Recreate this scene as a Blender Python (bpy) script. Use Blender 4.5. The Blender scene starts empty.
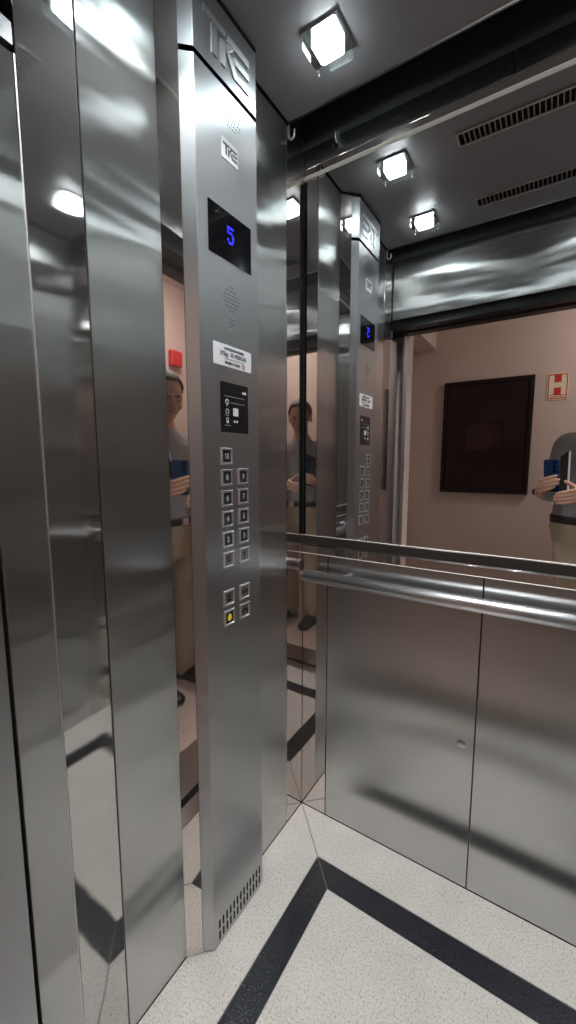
import bpy, bmesh, math, random
from mathutils import Vector, Matrix
random.seed(7)
S = bpy.context.scene
COL = S.collection
PI = math.pi

# ------------------------------------------------------------------ dimensions
W, D = 1.132, 0.835          # cabin inner width, depth
ZP = 2.197                   # top of wall panels
ZC = 2.215                   # underside of the ceiling canopy
HY = -2.30                   # far wall of the landing

# ------------------------------------------------------------------ materials
def new_mat(name):
    m = bpy.data.materials.new(name); m.use_nodes = True
    return m, m.node_tree, m.node_tree.nodes['Principled BSDF']

def plain(name, col, rough=0.5, metal=0.0, emit=None, es=0.0, spec=None, coat=0.0):
    m, nt, b = new_mat(name)
    b.inputs['Base Color'].default_value = (*col, 1)
    b.inputs['Roughness'].default_value = rough
    b.inputs['Metallic'].default_value = metal
    if spec is not None: b.inputs['Specular IOR Level'].default_value = spec
    if coat: b.inputs['Coat Weight'].default_value = coat
    if emit:
        b.inputs['Emission Color'].default_value = (*emit, 1)
        b.inputs['Emission Strength'].default_value = es
    return m

def steel(name, col, rough, aniso, tangent=(0, 0, 1), grain=0.02, wave=0.0, wscale=2.5, dist='BECKMANN', haze=0.0):
    """brushed stainless sheet: grain along `tangent` (glints spread across it), faint sheet waviness"""
    m = bpy.data.materials.new(name); m.use_nodes = True
    nt = m.node_tree; nt.nodes.clear(); L = nt.links
    out = nt.nodes.new('ShaderNodeOutputMaterial')
    b = nt.nodes.new('ShaderNodeBsdfAnisotropic'); b.distribution = dist
    b.inputs['Roughness'].default_value = rough
    hz = None
    if haze > 0:      # wide weak second lobe of the brushed finish
        hz = nt.nodes.new('ShaderNodeBsdfAnisotropic'); hz.distribution = 'GGX'
        hz.inputs['Roughness'].default_value = 0.52; hz.inputs['Anisotropy'].default_value = 0.35
        mxs = nt.nodes.new('ShaderNodeMixShader'); mxs.inputs[0].default_value = haze
        L.new(b.outputs[0], mxs.inputs[1]); L.new(hz.outputs[0], mxs.inputs[2]); L.new(mxs.outputs[0], out.inputs[0])
    else:
        L.new(b.outputs[0], out.inputs[0])
    b.inputs['Anisotropy'].default_value = aniso
    b.inputs['Rotation'].default_value = 0.0
    tv = nt.nodes.new('ShaderNodeCombineXYZ')
    for i in range(3): tv.inputs[i].default_value = tangent[i]
    L.new(tv.outputs[0], b.inputs['Tangent'])
    g = nt.nodes.new('ShaderNodeNewGeometry')
    sc = [900.0 if t < 0.5 else 4.0 for t in tangent]
    mp = nt.nodes.new('ShaderNodeMapping'); mp.inputs['Scale'].default_value = sc
    L.new(g.outputs['Position'], mp.inputs['Vector'])
    n1 = nt.nodes.new('ShaderNodeTexNoise'); n1.inputs['Scale'].default_value = 1.0
    n1.inputs['Detail'].default_value = 2.0
    L.new(mp.outputs[0], n1.inputs['Vector'])
    mx = nt.nodes.new('ShaderNodeMapRange')
    mx.inputs['To Min'].default_value = 1 - grain * 2; mx.inputs['To Max'].default_value = 1 + grain * 2
    L.new(n1.outputs['Fac'], mx.inputs['Value'])
    cm = nt.nodes.new('ShaderNodeVectorMath'); cm.operation = 'SCALE'
    cm.inputs[0].default_value = col
    L.new(mx.outputs[0], cm.inputs['Scale']); L.new(cm.outputs[0], b.inputs['Color'])
    if hz:
        L.new(cm.outputs[0], hz.inputs['Color']); L.new(tv.outputs[0], hz.inputs['Tangent'])
    if wave > 0:
        mp2 = nt.nodes.new('ShaderNodeMapping'); mp2.inputs['Scale'].default_value = (0.4, 0.4, 1.9)
        L.new(g.outputs['Position'], mp2.inputs['Vector'])
        n2 = nt.nodes.new('ShaderNodeTexNoise'); n2.inputs['Scale'].default_value = wscale
        n2.inputs['Detail'].default_value = 2.2; n2.inputs['Roughness'].default_value = 0.35
        L.new(mp2.outputs[0], n2.inputs['Vector'])
        bp = nt.nodes.new('ShaderNodeBump'); bp.inputs['Strength'].default_value = 1.0
        bp.inputs['Distance'].default_value = wave
        L.new(n2.outputs['Fac'], bp.inputs['Height']); L.new(bp.outputs[0], b.inputs['Normal'])
    return m

def granite(name, base, speck, rough, amount=0.5, scale=260.0, bright=None):
    m, nt, b = new_mat(name); L = nt.links
    g = nt.nodes.new('ShaderNodeNewGeometry')
    n = nt.nodes.new('ShaderNodeTexNoise'); n.inputs['Scale'].default_value = scale; n.inputs['Detail'].default_value = 4
    L.new(g.outputs['Position'], n.inputs['Vector'])
    r = nt.nodes.new('ShaderNodeValToRGB')
    r.color_ramp.elements[0].position = 0.30; r.color_ramp.elements[0].color = (*speck, 1)
    r.color_ramp.elements[1].position = 0.30 + 0.3 * amount; r.color_ramp.elements[1].color = (*base, 1)
    if bright:
        e = r.color_ramp.elements.new(0.74); e.color = (*bright, 1)
    L.new(n.outputs['Fac'], r.inputs['Fac'])
    n2 = nt.nodes.new('ShaderNodeTexNoise'); n2.inputs['Scale'].default_value = 9; n2.inputs['Detail'].default_value = 5
    L.new(g.outputs['Position'], n2.inputs['Vector'])
    mr = nt.nodes.new('ShaderNodeMapRange'); mr.inputs['To Min'].default_value = 0.86; mr.inputs['To Max'].default_value = 1.1
    L.new(n2.outputs['Fac'], mr.inputs['Value'])
    s = nt.nodes.new('ShaderNodeVectorMath'); s.operation = 'SCALE'
    L.new(r.outputs['Color'], s.inputs[0]); L.new(mr.outputs[0], s.inputs['Scale'])
    L.new(s.outputs[0], b.inputs['Base Color'])
    b.inputs['Roughness'].default_value = rough
    return m

def mottled(name, c1, c2, scale, rough, bump=0.0):
    m, nt, b = new_mat(name); L = nt.links
    tc = nt.nodes.new('ShaderNodeTexCoord')
    n = nt.nodes.new('ShaderNodeTexNoise'); n.inputs['Scale'].default_value = scale; n.inputs['Detail'].default_value = 5
    L.new(tc.outputs['Object'], n.inputs['Vector'])
    r = nt.nodes.new('ShaderNodeValToRGB')
    r.color_ramp.elements[0].position = 0.35; r.color_ramp.elements[0].color = (*c1, 1)
    r.color_ramp.elements[1].position = 0.65; r.color_ramp.elements[1].color = (*c2, 1)
    L.new(n.outputs['Fac'], r.inputs['Fac']); L.new(r.outputs['Color'], b.inputs['Base Color'])
    b.inputs['Roughness'].default_value = rough
    if bump:
        bp = nt.nodes.new('ShaderNodeBump'); bp.inputs['Distance'].default_value = bump
        L.new(n.outputs['Fac'], bp.inputs['Height']); L.new(bp.outputs[0], b.inputs['Normal'])
    return m

def clear_glass(name, tint=(0.95, 1, 1), gloss=0.12, rough=0.02):
    m = bpy.data.materials.new(name); m.use_nodes = True
    nt = m.node_tree; nt.nodes.clear()
    o = nt.nodes.new('ShaderNodeOutputMaterial'); mx = nt.nodes.new('ShaderNodeMixShader')
    t = nt.nodes.new('ShaderNodeBsdfTransparent'); t.inputs[0].default_value = (*tint, 1)
    gl = nt.nodes.new('ShaderNodeBsdfGlossy'); gl.inputs['Roughness'].default_value = rough
    lw = nt.nodes.new('ShaderNodeLayerWeight'); lw.inputs['Blend'].default_value = gloss
    nt.links.new(lw.outputs['Fresnel'], mx.inputs[0]); nt.links.new(t.outputs[0], mx.inputs[1])
    nt.links.new(gl.outputs[0], mx.inputs[2]); nt.links.new(mx.outputs[0], o.inputs[0])
    return m

STEEL = (0.56, 0.565, 0.56)
M = {}
M['brushed'] = steel('brushed_steel', STEEL, 0.28, 0.68, (0, 0, 1), 0.02, 0.012, 3.4, haze=0.09)
M['brushed_back'] = steel('brushed_steel_back', STEEL, 0.27, 0.6, (0, 0, 1), 0.02, 0.003, 2.5, haze=0.10)
M['header'] = steel('brushed_header', (0.56, 0.57, 0.57), 0.27, 0.72, (0, 0, 1), 0.02, 0.010, 3.8, haze=0.12)
M['polished'] = steel('polished_steel', (0.58, 0.57, 0.56), 0.06, 0.6, (0, 0, 1), 0.01, 0.0025, 3.0, haze=0.075)
M['polished2'] = steel('mirror_polished_strip', (0.66, 0.62, 0.60), 0.03, 0.0, (0, 0, 1), 0.005, 0.0006, 3.0, haze=0.05)
M['satin'] = steel('satin_panel_steel', (0.52, 0.53, 0.545), 0.38, 0.36, (0, 0, 1), 0.012, dist='GGX')
M['trim'] = plain('pale_anodised_trim', (0.88, 0.85, 0.77), 0.45, 0.15)
M['dark_trim'] = plain('dark_bronze_channel', (0.055, 0.047, 0.043), 0.3, 0.6)
M['rail'] = plain('satin_chrome_rail', (0.80, 0.81, 0.83), 0.29, 1.0)
M['canopy'] = plain('dark_satin_canopy', (0.29, 0.28, 0.297), 0.36, 0.4)
M['canopy_edge'] = steel('canopy_edge_steel', (0.62, 0.62, 0.62), 0.35, 0.0)
M['chrome'] = plain('chrome_tube', (0.72, 0.72, 0.74), 0.13, 1.0)
M['mirror'] = plain('mirror_silver', (0.80, 0.795, 0.79), 0.0, 1.0)
M['black'] = plain('black_gap', (0.008, 0.008, 0.009), 0.5, spec=0.05)
M['black_metal'] = plain('black_track_metal', (0.02, 0.02, 0.022), 0.45, 0.3)
M['brown_metal'] = plain('dark_brown_lintel', (0.05, 0.037, 0.034), 0.4, 0.2)
M['dark_back'] = plain('dark_backing', (0.05, 0.052, 0.056), 0.6, spec=0.15)
M['gloss_black'] = plain('gloss_black_acrylic', (0.004, 0.004, 0.005), 0.05)
M['sat_black'] = plain('printed_black', (0.006, 0.006, 0.007), 0.3)
M['white_plate'] = plain('white_plate', (0.78, 0.79, 0.82), 0.4)
M['ink'] = plain('black_ink', (0.01, 0.01, 0.012), 0.5)
M['grey_ink'] = plain('grey_print', (0.35, 0.35, 0.36), 0.5)
M['white_ink'] = plain('white_print', (0.75, 0.75, 0.77), 0.5)
M['key_ink'] = plain('key_numeral', (0.30, 0.30, 0.31), 0.5)
M['red_ink'] = plain('red_print', (0.55, 0.03, 0.03), 0.5)
M['yellow'] = plain('yellow_symbol', (0.85, 0.62, 0.03), 0.4)
M['led_blue'] = plain('blue_led', (0.0, 0.0, 0.1), 0.4, 0, (0.01, 0.015, 1.0), 3.0)
M['key_dark'] = plain('dark_key', (0.03, 0.03, 0.033), 0.35, 0.3)
M['key_steel'] = plain('steel_key', (0.4, 0.4, 0.4), 0.35, 1.0)
M['emboss'] = steel('embossed_steel', (0.80, 0.81, 0.83), 0.35, 0.0, dist='GGX')
M['granite'] = granite('beige_granite', (0.375, 0.355, 0.325), (0.215, 0.197, 0.182), 0.42, 0.55, 200, (0.43, 0.41, 0.38))
M['granite_black'] = granite('black_granite', (0.012, 0.014, 0.018), (0.006, 0.006, 0.008), 0.22, 0.8, 300, (0.022, 0.026, 0.03))
M['grout'] = plain('grey_grout', (0.13, 0.125, 0.12), 0.8)
M['pink'] = mottled('pink_plaster', (0.54, 0.44, 0.402), (0.57, 0.468, 0.43), 3.0, 0.8)
M['hall_white'] = plain('hall_ceiling_paint', (0.62, 0.56, 0.53), 0.8)
M['hall_floor'] = granite('hall_floor_stone', (0.42, 0.33, 0.29), (0.30, 0.24, 0.21), 0.3, 0.5, 60)
M['wood'] = mottled('dark_brown_lacquer', (0.011, 0.005, 0.0045), (0.018, 0.007, 0.006), 6.0, 0.28)
M['wood_dark'] = plain('dark_frame_lacquer', (0.007, 0.004, 0.0035), 0.3)
M['cabinet_glass'] = plain('cabinet_pane', (0.035, 0.015, 0.015), 0.08)
M['lumin'] = plain('photoluminescent_cream', (0.72, 0.70, 0.50), 0.5)
M['alu'] = steel('aluminium_sill', (0.5, 0.5, 0.5), 0.35, 0.5, (1, 0, 0))
M['glass'] = clear_glass('crystal_glass')
M['led'] = plain('led_lens', (1, 1, 1), 0.3, 0, (1.0, 1.0, 1.0), 14.0)
M['frost'] = plain('frosted_lamp_glass', (0.9, 0.95, 0.95), 0.2, 0, (0.92, 0.99, 1.0), 21.0)
M['hall_lamp'] = plain('hall_lamp_diffuser', (1, 0.95, 0.88), 0.4, 0, (1.0, 0.93, 0.87), 54.0)
M['skin'] = mottled('skin', (0.50, 0.27, 0.19), (0.56, 0.32, 0.23), 14.0, 0.5)
M['hair'] = mottled('greying_brown_hair', (0.06, 0.042, 0.035), (0.13, 0.10, 0.085), 60.0, 0.6, 0.002)
M['shirt'] = mottled('pale_grey_shirt', (0.25, 0.255, 0.26), (0.30, 0.305, 0.31), 10.0, 0.8, 0.004)
M['trouser'] = mottled('beige_cotton', (0.36, 0.285, 0.205), (0.41, 0.325, 0.235), 12.0, 0.85, 0.004)
M['leather'] = plain('black_leather', (0.012, 0.012, 0.014), 0.45)
M['phone_blue'] = plain('dark_blue_phone', (0.012, 0.04, 0.13), 0.22, 0.3)
M['phone_glass'] = plain('phone_screen', (0.01, 0.01, 0.012), 0.08)
M['paper'] = plain('paper', (0.8, 0.8, 0.8), 0.7)
M['lip'] = plain('lips', (0.42, 0.17, 0.14), 0.45)
M['eye_white'] = plain('eye_white', (0.75, 0.73, 0.70), 0.25)
M['eye_dark'] = plain('iris', (0.03, 0.02, 0.015), 0.2)

# ------------------------------------------------------------------ mesh helpers
def root_loc(p):
    v = Vector((0, 0, 0))
    while p is not None:
        v += p.location; p = p.parent
    return v

def obj(name, bm, mat, parent=None, smooth=False, kind=None, label=None):
    """link a bmesh given in world coordinates as one object"""
    me = bpy.data.meshes.new(name)
    off = root_loc(parent)
    if off.length: bmesh.ops.translate(bm, verts=bm.verts, vec=-off)
    bmesh.ops.recalc_face_normals(bm, faces=bm.faces)
    bm.to_mesh(me); bm.free()
    mats = mat if isinstance(mat, (list, tuple)) else [mat]
    for x in mats: me.materials.append(M[x])
    if smooth:
        for p in me.polygons: p.use_smooth = True
    o = bpy.data.objects.new(name, me); COL.objects.link(o)
    o.parent = parent
    if kind: o['kind'] = kind
    if label: o['label'] = label
    return o

def thing(name, label, cat, loc=(0, 0, 0), group=None):
    o = bpy.data.objects.new(name, None); COL.objects.link(o)
    o.location = loc; o.empty_display_size = 0.05
    o['label'] = label; o['category'] = cat
    if group: o['group'] = group
    return o

def holder(name):
    o = bpy.data.objects.new(name, None); COL.objects.link(o)
    o['kind'] = 'structure'
    return o

def tag(o, label, cat, group=None):
    o['label'] = label; o['category'] = cat
    if group: o['group'] = group
    return o

def box(bm, x0, x1, y0, y1, z0, z1, bev=0.0, seg=2, mi=0):
    v = [bm.verts.new((x, y, z)) for x in (x0, x1) for y in (y0, y1) for z in (z0, z1)]
    fs = []
    for q in ((0, 1, 3, 2), (4, 6, 7, 5), (0, 4, 5, 1), (2, 3, 7, 6), (0, 2, 6, 4), (1, 5, 7, 3)):
        f = bm.faces.new([v[i] for i in q]); f.material_index = mi; fs.append(f)
    if bev > 0:
        bmesh.ops.recalc_face_normals(bm, faces=fs)
        es = list({e for f in fs for e in f.edges})
        r = bmesh.ops.bevel(bm, geom=es, offset=bev, segments=seg, affect='EDGES', profile=0.5, material=-1)
    return bm

def B(*a, **k):
    bm = bmesh.new(); box(bm, *a, **k); return bm

def prism(bm, poly, axis, a, b, mi=0):
    """poly (2-D points) extruded along axis from a to b. axis 'x': (y,z); 'y': (x,z); 'z': (x,y)"""
    def mk(u, v, w):
        return {'x': (w, u, v), 'y': (u, w, v), 'z': (u, v, w)}[axis]
    lo = [bm.verts.new(mk(u, v, a)) for u, v in poly]
    hi = [bm.verts.new(mk(u, v, b)) for u, v in poly]
    n = len(poly)
    fs = [bm.faces.new(lo), bm.faces.new(hi[::-1])]
    for i in range(n):
        fs.append(bm.faces.new((lo[i], hi[i], hi[(i + 1) % n], lo[(i + 1) % n])))
    for f in fs: f.material_index = mi
    return bm

def Pm(poly, axis, a, b):
    bm = bmesh.new(); prism(bm, poly, axis, a, b); return bm

def loft(bm, pts, rad, seg=16, ref=None, cap=True):
    """tube through pts; rad = list of r or (ra, rb); rounded ends"""
    pts = [Vector(p) for p in pts]
    rad = [(r, r) if not isinstance(r, (tuple, list)) else r for r in rad]
    if cap:
        P, R = [], []
        t0 = (pts[1] - pts[0]).normalized(); t1 = (pts[-1] - pts[-2]).normalized()
        for k in (85, 60, 30):
            c, s = math.cos(math.radians(k)), math.sin(math.radians(k))
            P.append(pts[0] - t0 * max(rad[0]) * s); R.append((rad[0][0] * c, rad[0][1] * c))
        P += pts; R += rad
        for k in (30, 60, 85):
            c, s = math.cos(math.radians(k)), math.sin(math.radians(k))
            P.append(pts[-1] + t1 * max(rad[-1]) * s); R.append((rad[-1][0] * c, rad[-1][1] * c))
        pts, rad = P, R
    n = len(pts); rings = []
    up = Vector(ref) if ref else None
    prev = None
    for i in range(n):
        if i == 0: t = pts[1] - pts[0]
        elif i == n - 1: t = pts[-1] - pts[-2]
        else: t = (pts[i + 1] - pts[i]).normalized() + (pts[i] - pts[i - 1]).normalized()
        t.normalize()
        if up is not None: a = up - t * up.dot(t)
        elif prev is not None: a = prev - t * prev.dot(t)
        else:
            h = Vector((0, 0, 1)) if abs(t.z) < 0.9 else Vector((1, 0, 0))
            a = h - t * h.dot(t)
        a.normalize(); prev = a; b = t.cross(a)
        ra, rb = rad[i]
        rings.append([bm.verts.new(pts[i] + a * ra * math.cos(2 * PI * k / seg) + b * rb * math.sin(2 * PI * k / seg)) for k in range(seg)])
    for i in range(n - 1):
        for k in range(seg):
            bm.faces.new((rings[i][k], rings[i][(k + 1) % seg], rings[i + 1][(k + 1) % seg], rings[i + 1][k]))
    bm.faces.new(rings[0][::-1]); bm.faces.new(rings[-1])
    return bm

def smooth_path(pts, rad, n=6):
    """Catmull-Rom resample"""
    P = [Vector(p) for p in pts]; out, ro = [], []
    rad = [(r, r) if not isinstance(r, (tuple, list)) else r for r in rad]
    for i in range(len(P) - 1):
        p0 = P[max(i - 1, 0)]; p1 = P[i]; p2 = P[i + 1]; p3 = P[min(i + 2, len(P) - 1)]
        for k in range(n):
            t = k / n
            out.append(0.5 * ((2 * p1) + (p2 - p0) * t + (2 * p0 - 5 * p1 + 4 * p2 - p3) * t * t + (3 * p1 - p0 - 3 * p2 + p3) * t ** 3))
            ro.append(tuple(rad[i][j] * (1 - t) + rad[i + 1][j] * t for j in (0, 1)))
    out.append(P[-1]); ro.append(rad[-1])
    return out, ro

def cyl(bm, c, axis, r, h0, h1, seg=24, mi=0):
    pts = [(r * math.cos(2 * PI * k / seg), r * math.sin(2 * PI * k / seg)) for k in range(seg)]
    off = {'x': (c[1], c[2]), 'y': (c[0], c[2]), 'z': (c[0], c[1])}[axis]
    base = {'x': c[0], 'y': c[1], 'z': c[2]}[axis]
    prism(bm, [(u + off[0], v + off[1]) for u, v in pts], axis, base + h0, base + h1, mi)
    return bm

def rrect(u0, u1, v0, v1, r, n=5):
    out = []
    for cu, cv, a0 in ((u1 - r, v1 - r, 0), (u0 + r, v1 - r, 90), (u0 + r, v0 + r, 180), (u1 - r, v0 + r, 270)):
        for k in range(n + 1):
            a = math.radians(a0 + 90 * k / n)
            out.append((cu + r * math.cos(a), cv + r * math.sin(a)))
    return out

def text_bm(body, size, matrix, depth=0.0003, align='CENTER', sx=1.0, bold=0.0):
    cu = bpy.data.curves.new('t', 'FONT'); cu.body = body; cu.size = size
    cu.align_x = align; cu.align_y = 'CENTER'; cu.extrude = depth; cu.resolution_u = 3
    cu.offset = bold
    o = bpy.data.objects.new('t', cu); COL.objects.link(o)
    dg = bpy.context.evaluated_depsgraph_get()
    me = bpy.data.meshes.new_from_object(o.evaluated_get(dg))
    bm = bmesh.new(); bm.from_mesh(me)
    bpy.data.objects.remove(o); bpy.data.curves.remove(cu); bpy.data.meshes.remove(me)
    bmesh.ops.scale(bm, vec=(sx, 1, 1), verts=bm.verts)
    bm.transform(matrix)
    return bm

def face_x(x, y, z):     # lettering on a plane facing +x
    return Matrix(((0, 0, 1, x), (1, 0, 0, y), (0, 1, 0, z), (0, 0, 0, 1)))

def face_y(x, y, z):     # lettering on a plane facing +y (read by someone looking along -y)
    return Matrix(((-1, 0, 0, x), (0, 0, 1, y), (0, 1, 0, z), (0, 0, 0, 1)))

def merge(*bms):
    out = bmesh.new()
    for b in bms:
        me = bpy.data.meshes.new('tmp'); b.to_mesh(me); b.free()
        out.from_mesh(me); bpy.data.meshes.remove(me)
    return out

# ------------------------------------------------------------------ floor of the cabin
S1, S2 = 0.1506, 0.2226
g = 0.0017
fl = holder('floor')
obj('floor_bed', B(0, W, -D, 0, -0.05, -0.0022), 'grout', fl)
o0 = [(0, 0), (W, 0), (W, -D), (0, -D)]
o1 = [(S1, -S1), (W - S1, -S1), (W - S1, -D + S1), (S1, -D + S1)]
o2 = [(S2, -S2), (W - S2, -S2), (W - S2, -D + S2), (S2, -D + S2)]
def inset(poly, d):
    """shrink a convex polygon by d"""
    n = len(poly); cx = sum(p[0] for p in poly) / n; cy = sum(p[1] for p in poly) / n
    lines = []
    for i in range(n):
        a, b = Vector(poly[i]), Vector(poly[(i + 1) % n])
        t = (b - a).normalized(); nn = Vector((-t.y, t.x))
        if nn.dot(Vector((cx, cy)) - a) < 0: nn = -nn
        lines.append((a + nn * d, t))
    out = []
    for i in range(n):
        (p, r), (q, s) = lines[i - 1], lines[i]
        den = r.x * s.y - r.y * s.x
        k = ((q - p).x * s.y - (q - p).y * s.x) / den
        out.append(tuple(p + r * k))
    return out
for i in range(4):
    j = (i + 1) % 4
    obj('border_slab', Pm(inset([o0[i], o0[j], o1[j], o1[i]], g), 'z', -0.03, 0), 'granite', fl)
    obj('inlay_strip', Pm(inset([o1[i], o1[j], o2[j], o2[i]], g * 0.6), 'z', -0.03, 0), 'granite_black', fl, label='black granite inlay strip')
obj('centre_slab', Pm(inset(o2, g * 0.6), 'z', -0.03, 0), 'granite', fl)

# ------------------------------------------------------------------ back wall
def panel_y(name, x0, x1, z0, z1, mat, par, y0=0.0, t=0.012):      # faces -y
    return obj(name, B(x0, x1, y0, y0 + t, z0, z1, bev=0.0012, seg=2), mat, par)
def panel_x(name, y0, y1, z0, z1, mat, par, x=0.0, t=0.012, face=1):   # faces +x (face=1) or -x
    a, b = (x - t, x) if face > 0 else (x, x + t)
    return obj(name, B(a, b, y0, y1, z0, z1, bev=0.0012, seg=2), mat, par)

X1, X2, X3 = 0.097, 0.566, 1.035
sg = 0.0014
wb = holder('wall_back')
obj('backing', B(-0.03, W + 0.03, 0.0125, 0.03, -0.04, 2.40), 'dark_back', wb)
panel_y('corner_strip', 0.0005, X1 - sg, 0.002, 0.9450, 'polished2', wb)
p1 = panel_y('lower_panel', X1 + sg, X2 - sg, 0.002, 0.9450, 'brushed_back', wb)
panel_y('lower_panel', X2 + sg, X3 - sg, 0.002, 0.9450, 'brushed_back', wb)
panel_y('corner_strip', X3 + sg, W - 0.0005, 0.002, 0.9450, 'polished2', wb)
# small dent in the left lower panel
bm = bmesh.new()
bmesh.ops.create_uvsphere(bm, u_segments=20, v_segments=12, radius=1.0)
bmesh.ops.scale(bm, vec=(0.013, 0.0022, 0.013), verts=bm.verts)
bmesh.ops.translate(bm, vec=(0.532, 0.0006, 0.449), verts=bm.verts)
obj('dent', bm, 'polished', p1, smooth=True, label='small round dent catching the light')
# upper band above the mirror
for a, b in ((0.0005, X1), (X1, X2), (X2, X3), (X3, W - 0.0005)):
    panel_y('upper_panel', a + (sg if a > .01 else 0), b - (sg if b < 1.1 else 0), 2.1445, ZP, 'header', wb)

# ------------------------------------------------------------------ left and right walls
wl = holder('wall_left')
obj('backing', B(-0.03, -0.0125, -0.83, 0.03, -0.04, 2.40), 'dark_back', wl)
panel_x('corner_strip', -0.1005, -0.0005, 0.002, ZP + 0.010, 'polished2', wl)
panel_x('wall_panel', -0.400, -0.1030, 0.002, ZP + 0.010, 'brushed', wl)
panel_x('wall_panel', -0.7315, -0.4025, 0.002, ZP + 0.010, 'brushed', wl)
panel_x('corner_strip', -0.8280, -0.7338, 0.002, ZP + 0.010, 'polished', wl)
wr = holder('wall_right')
obj('backing', B(W + 0.0125, W + 0.03, -0.83, 0.03, -0.04, 2.40), 'dark_back', wr)
panel_x('corner_strip', -0.1005, -0.0005, 0.002, ZP + 0.010, 'polished2', wr, x=W, face=-1)
panel_x('wall_panel', -0.4160, -0.1030, 0.002, ZP + 0.010, 'brushed', wr, x=W, face=-1)
panel_x('wall_panel', -0.7315, -0.4190, 0.002, ZP + 0.010, 'brushed', wr, x=W, face=-1)
panel_x('corner_strip', -0.8255, -0.7350, 0.002, ZP + 0.010, 'polished', wr, x=W, face=-1)

# ------------------------------------------------------------------ front wall (header and right return)
DX1 = 0.90
wf = holder('wall_front')
obj('header_panel', B(0.003, W - 0.001, -0.847, -0.835, 1.931, ZP, bev=0.0012), 'header', wf)
obj('return_panel', B(DX1, W - 0.001, -0.847, -0.835, 0.002, 1.929, bev=0.0012), 'brushed', wf)
obj('backing', B(-0.03, W + 0.03, -0.858, -0.848, 2.0, 2.40), 'dark_back', wf)

# ------------------------------------------------------------------ canopy
ce = holder('ceiling')
YC0, YC1 = -0.752, -0.090
obj('canopy', B(0.003, W - 0.003, YC0 + 0.006, YC1 - 0.006, ZC, ZC + 0.03, bev=0.0), 'canopy', ce)
for yy in (YC1, YC0):
    bm = bmesh.new(); loft(bm, [(0.003, yy, ZC + 0.009), (W - 0.003, yy, ZC + 0.009)], [0.010, 0.010], 16, cap=False)
    obj('edge_lip', bm, 'canopy_edge', ce, smooth=True)
for a, b in ((0.03, -0.0), (-0.752, -0.86)):
    pass
obj('shaft_ceiling', B(-0.03, W + 0.03, -0.858, 0.03, 2.40, 2.43), 'dark_back', ce)

# ------------------------------------------------------------------ ceiling lights
def make_light():
    t = thing('ceiling_light', '', 'light', (0.205, -0.24, ZC))
    x, y, z = 0.205, -0.24, ZC
    obj('base_plate', B(x - 0.046, x + 0.046, y - 0.046, y + 0.046, z - 0.006, z, bev=0.002), 'chrome', t)
    h = 0.045
    bm = bmesh.new()
    prism(bm, rrect(x - h, x + h, y - h, y + h, 0.006), 'z', z - 0.030, z - 0.0065)
    obj('crystal_block', bm, 'glass', t)
    bm = bmesh.new()
    a = 0.030
    prism(bm, rrect(x - a, x + a, y - a, y + a, 0.008), 'z', z - 0.022, z - 0.008)
    obj('diffuser', bm, 'frost', t)
    bm = bmesh.new(); cyl(bm, (x, y, z), 'z', 0.020, -0.0255, -0.0225)
    obj('led_lens', bm, 'led', t)
    return t
def copy_tree(o, parent=None):
    c = o.copy(); COL.objects.link(c); c.parent = parent
    for ch in list(o.children): copy_tree(ch, c)
    return c
L0 = make_light()
lamps = [(0.205, -0.24, 'square crystal ceiling light near the back wall, left side'),
         (0.205, -0.60, 'square crystal ceiling light nearer the door, seen only in the mirror, left side'),
         (0.865, -0.24, 'square crystal ceiling light near the back wall, right side'),
         (0.865, -0.60, 'square crystal ceiling light nearer the door, right side')]
for i, (x, y, lab) in enumerate(lamps):
    o = L0 if i == 0 else copy_tree(L0)
    o.location = (x, y, ZC); o['label'] = lab; o['group'] = 'square crystal ceiling lights'
    ld = bpy.data.lights.new('spot_beam', 'AREA'); ld.shape = 'DISK'; ld.size = 0.06
    ld.energy = 1.32; ld.color = (0.97, 0.99, 1.0); ld.spread = math.radians(92)
    lo = bpy.data.objects.new('lamp_beam', ld); COL.objects.link(lo)
    lo.location = (0, 0, -0.032); lo.parent = o

# ------------------------------------------------------------------ ceiling vents
def make_vent(x0, x1, yc, lab):
    t = thing('ceiling_vent', lab, 'vent', ((x0 + x1) / 2, yc, ZC), 'slotted ceiling vents')
    h = 0.031
    bm = bmesh.new()
    z1 = ZC; z0 = ZC - 0.006
    for a in (box, ):
        a(bm, x0, x1, yc - h, yc - h + 0.007, z0, z1, 0.001)
        a(bm, x0, x1, yc + h - 0.007, yc + h, z0, z1, 0.001)
        a(bm, x0, x0 + 0.007, yc - h + 0.007, yc + h - 0.007, z0, z1, 0.001)
        a(bm, x1 - 0.007, x1, yc - h + 0.007, yc + h - 0.007, z0, z1, 0.001)
    obj('frame', bm, 'canopy_edge', t)
    bm = bmesh.new()
    n = 24
    for k in range(1, n):
        x = x0 + 0.007 + (x1 - x0 - 0.014) * k / n
        box(bm, x - 0.0017, x + 0.0017, yc - h + 0.007, yc + h - 0.007, z0 + 0.001, z1)
    obj('fins', bm, 'canopy_edge', t)
    obj('opening', B(x0 + 0.006, x1 - 0.006, yc - h + 0.006, yc + h - 0.006, z1 - 0.0022, z1 - 0.0004), 'black', t)
make_vent(0.395, W - 0.395, -0.243, 'slotted ceiling vent nearer the back wall')
make_vent(0.395, W - 0.395, -0.597, 'slotted ceiling vent nearer the door')

# ------------------------------------------------------------------ mirror
mi = thing('wall_mirror', 'large frameless mirror filling the upper back wall above the handrail', 'mirror', (W / 2, 0, 1.0))
obj('glass', B(0.0135, W - 0.0135, -0.004, 0.011, 1.0085, 2.1075), 'mirror', mi)
obj('side_gap', B(0.0008, 0.0125, 0.004, 0.012, 1.0085, 2.1075), 'black', mi, label='black recess beside the mirror')
obj('side_gap', B(W - 0.0125, W - 0.0008, 0.004, 0.012, 1.0085, 2.1075), 'black', mi, label='black recess beside the mirror')
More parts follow.
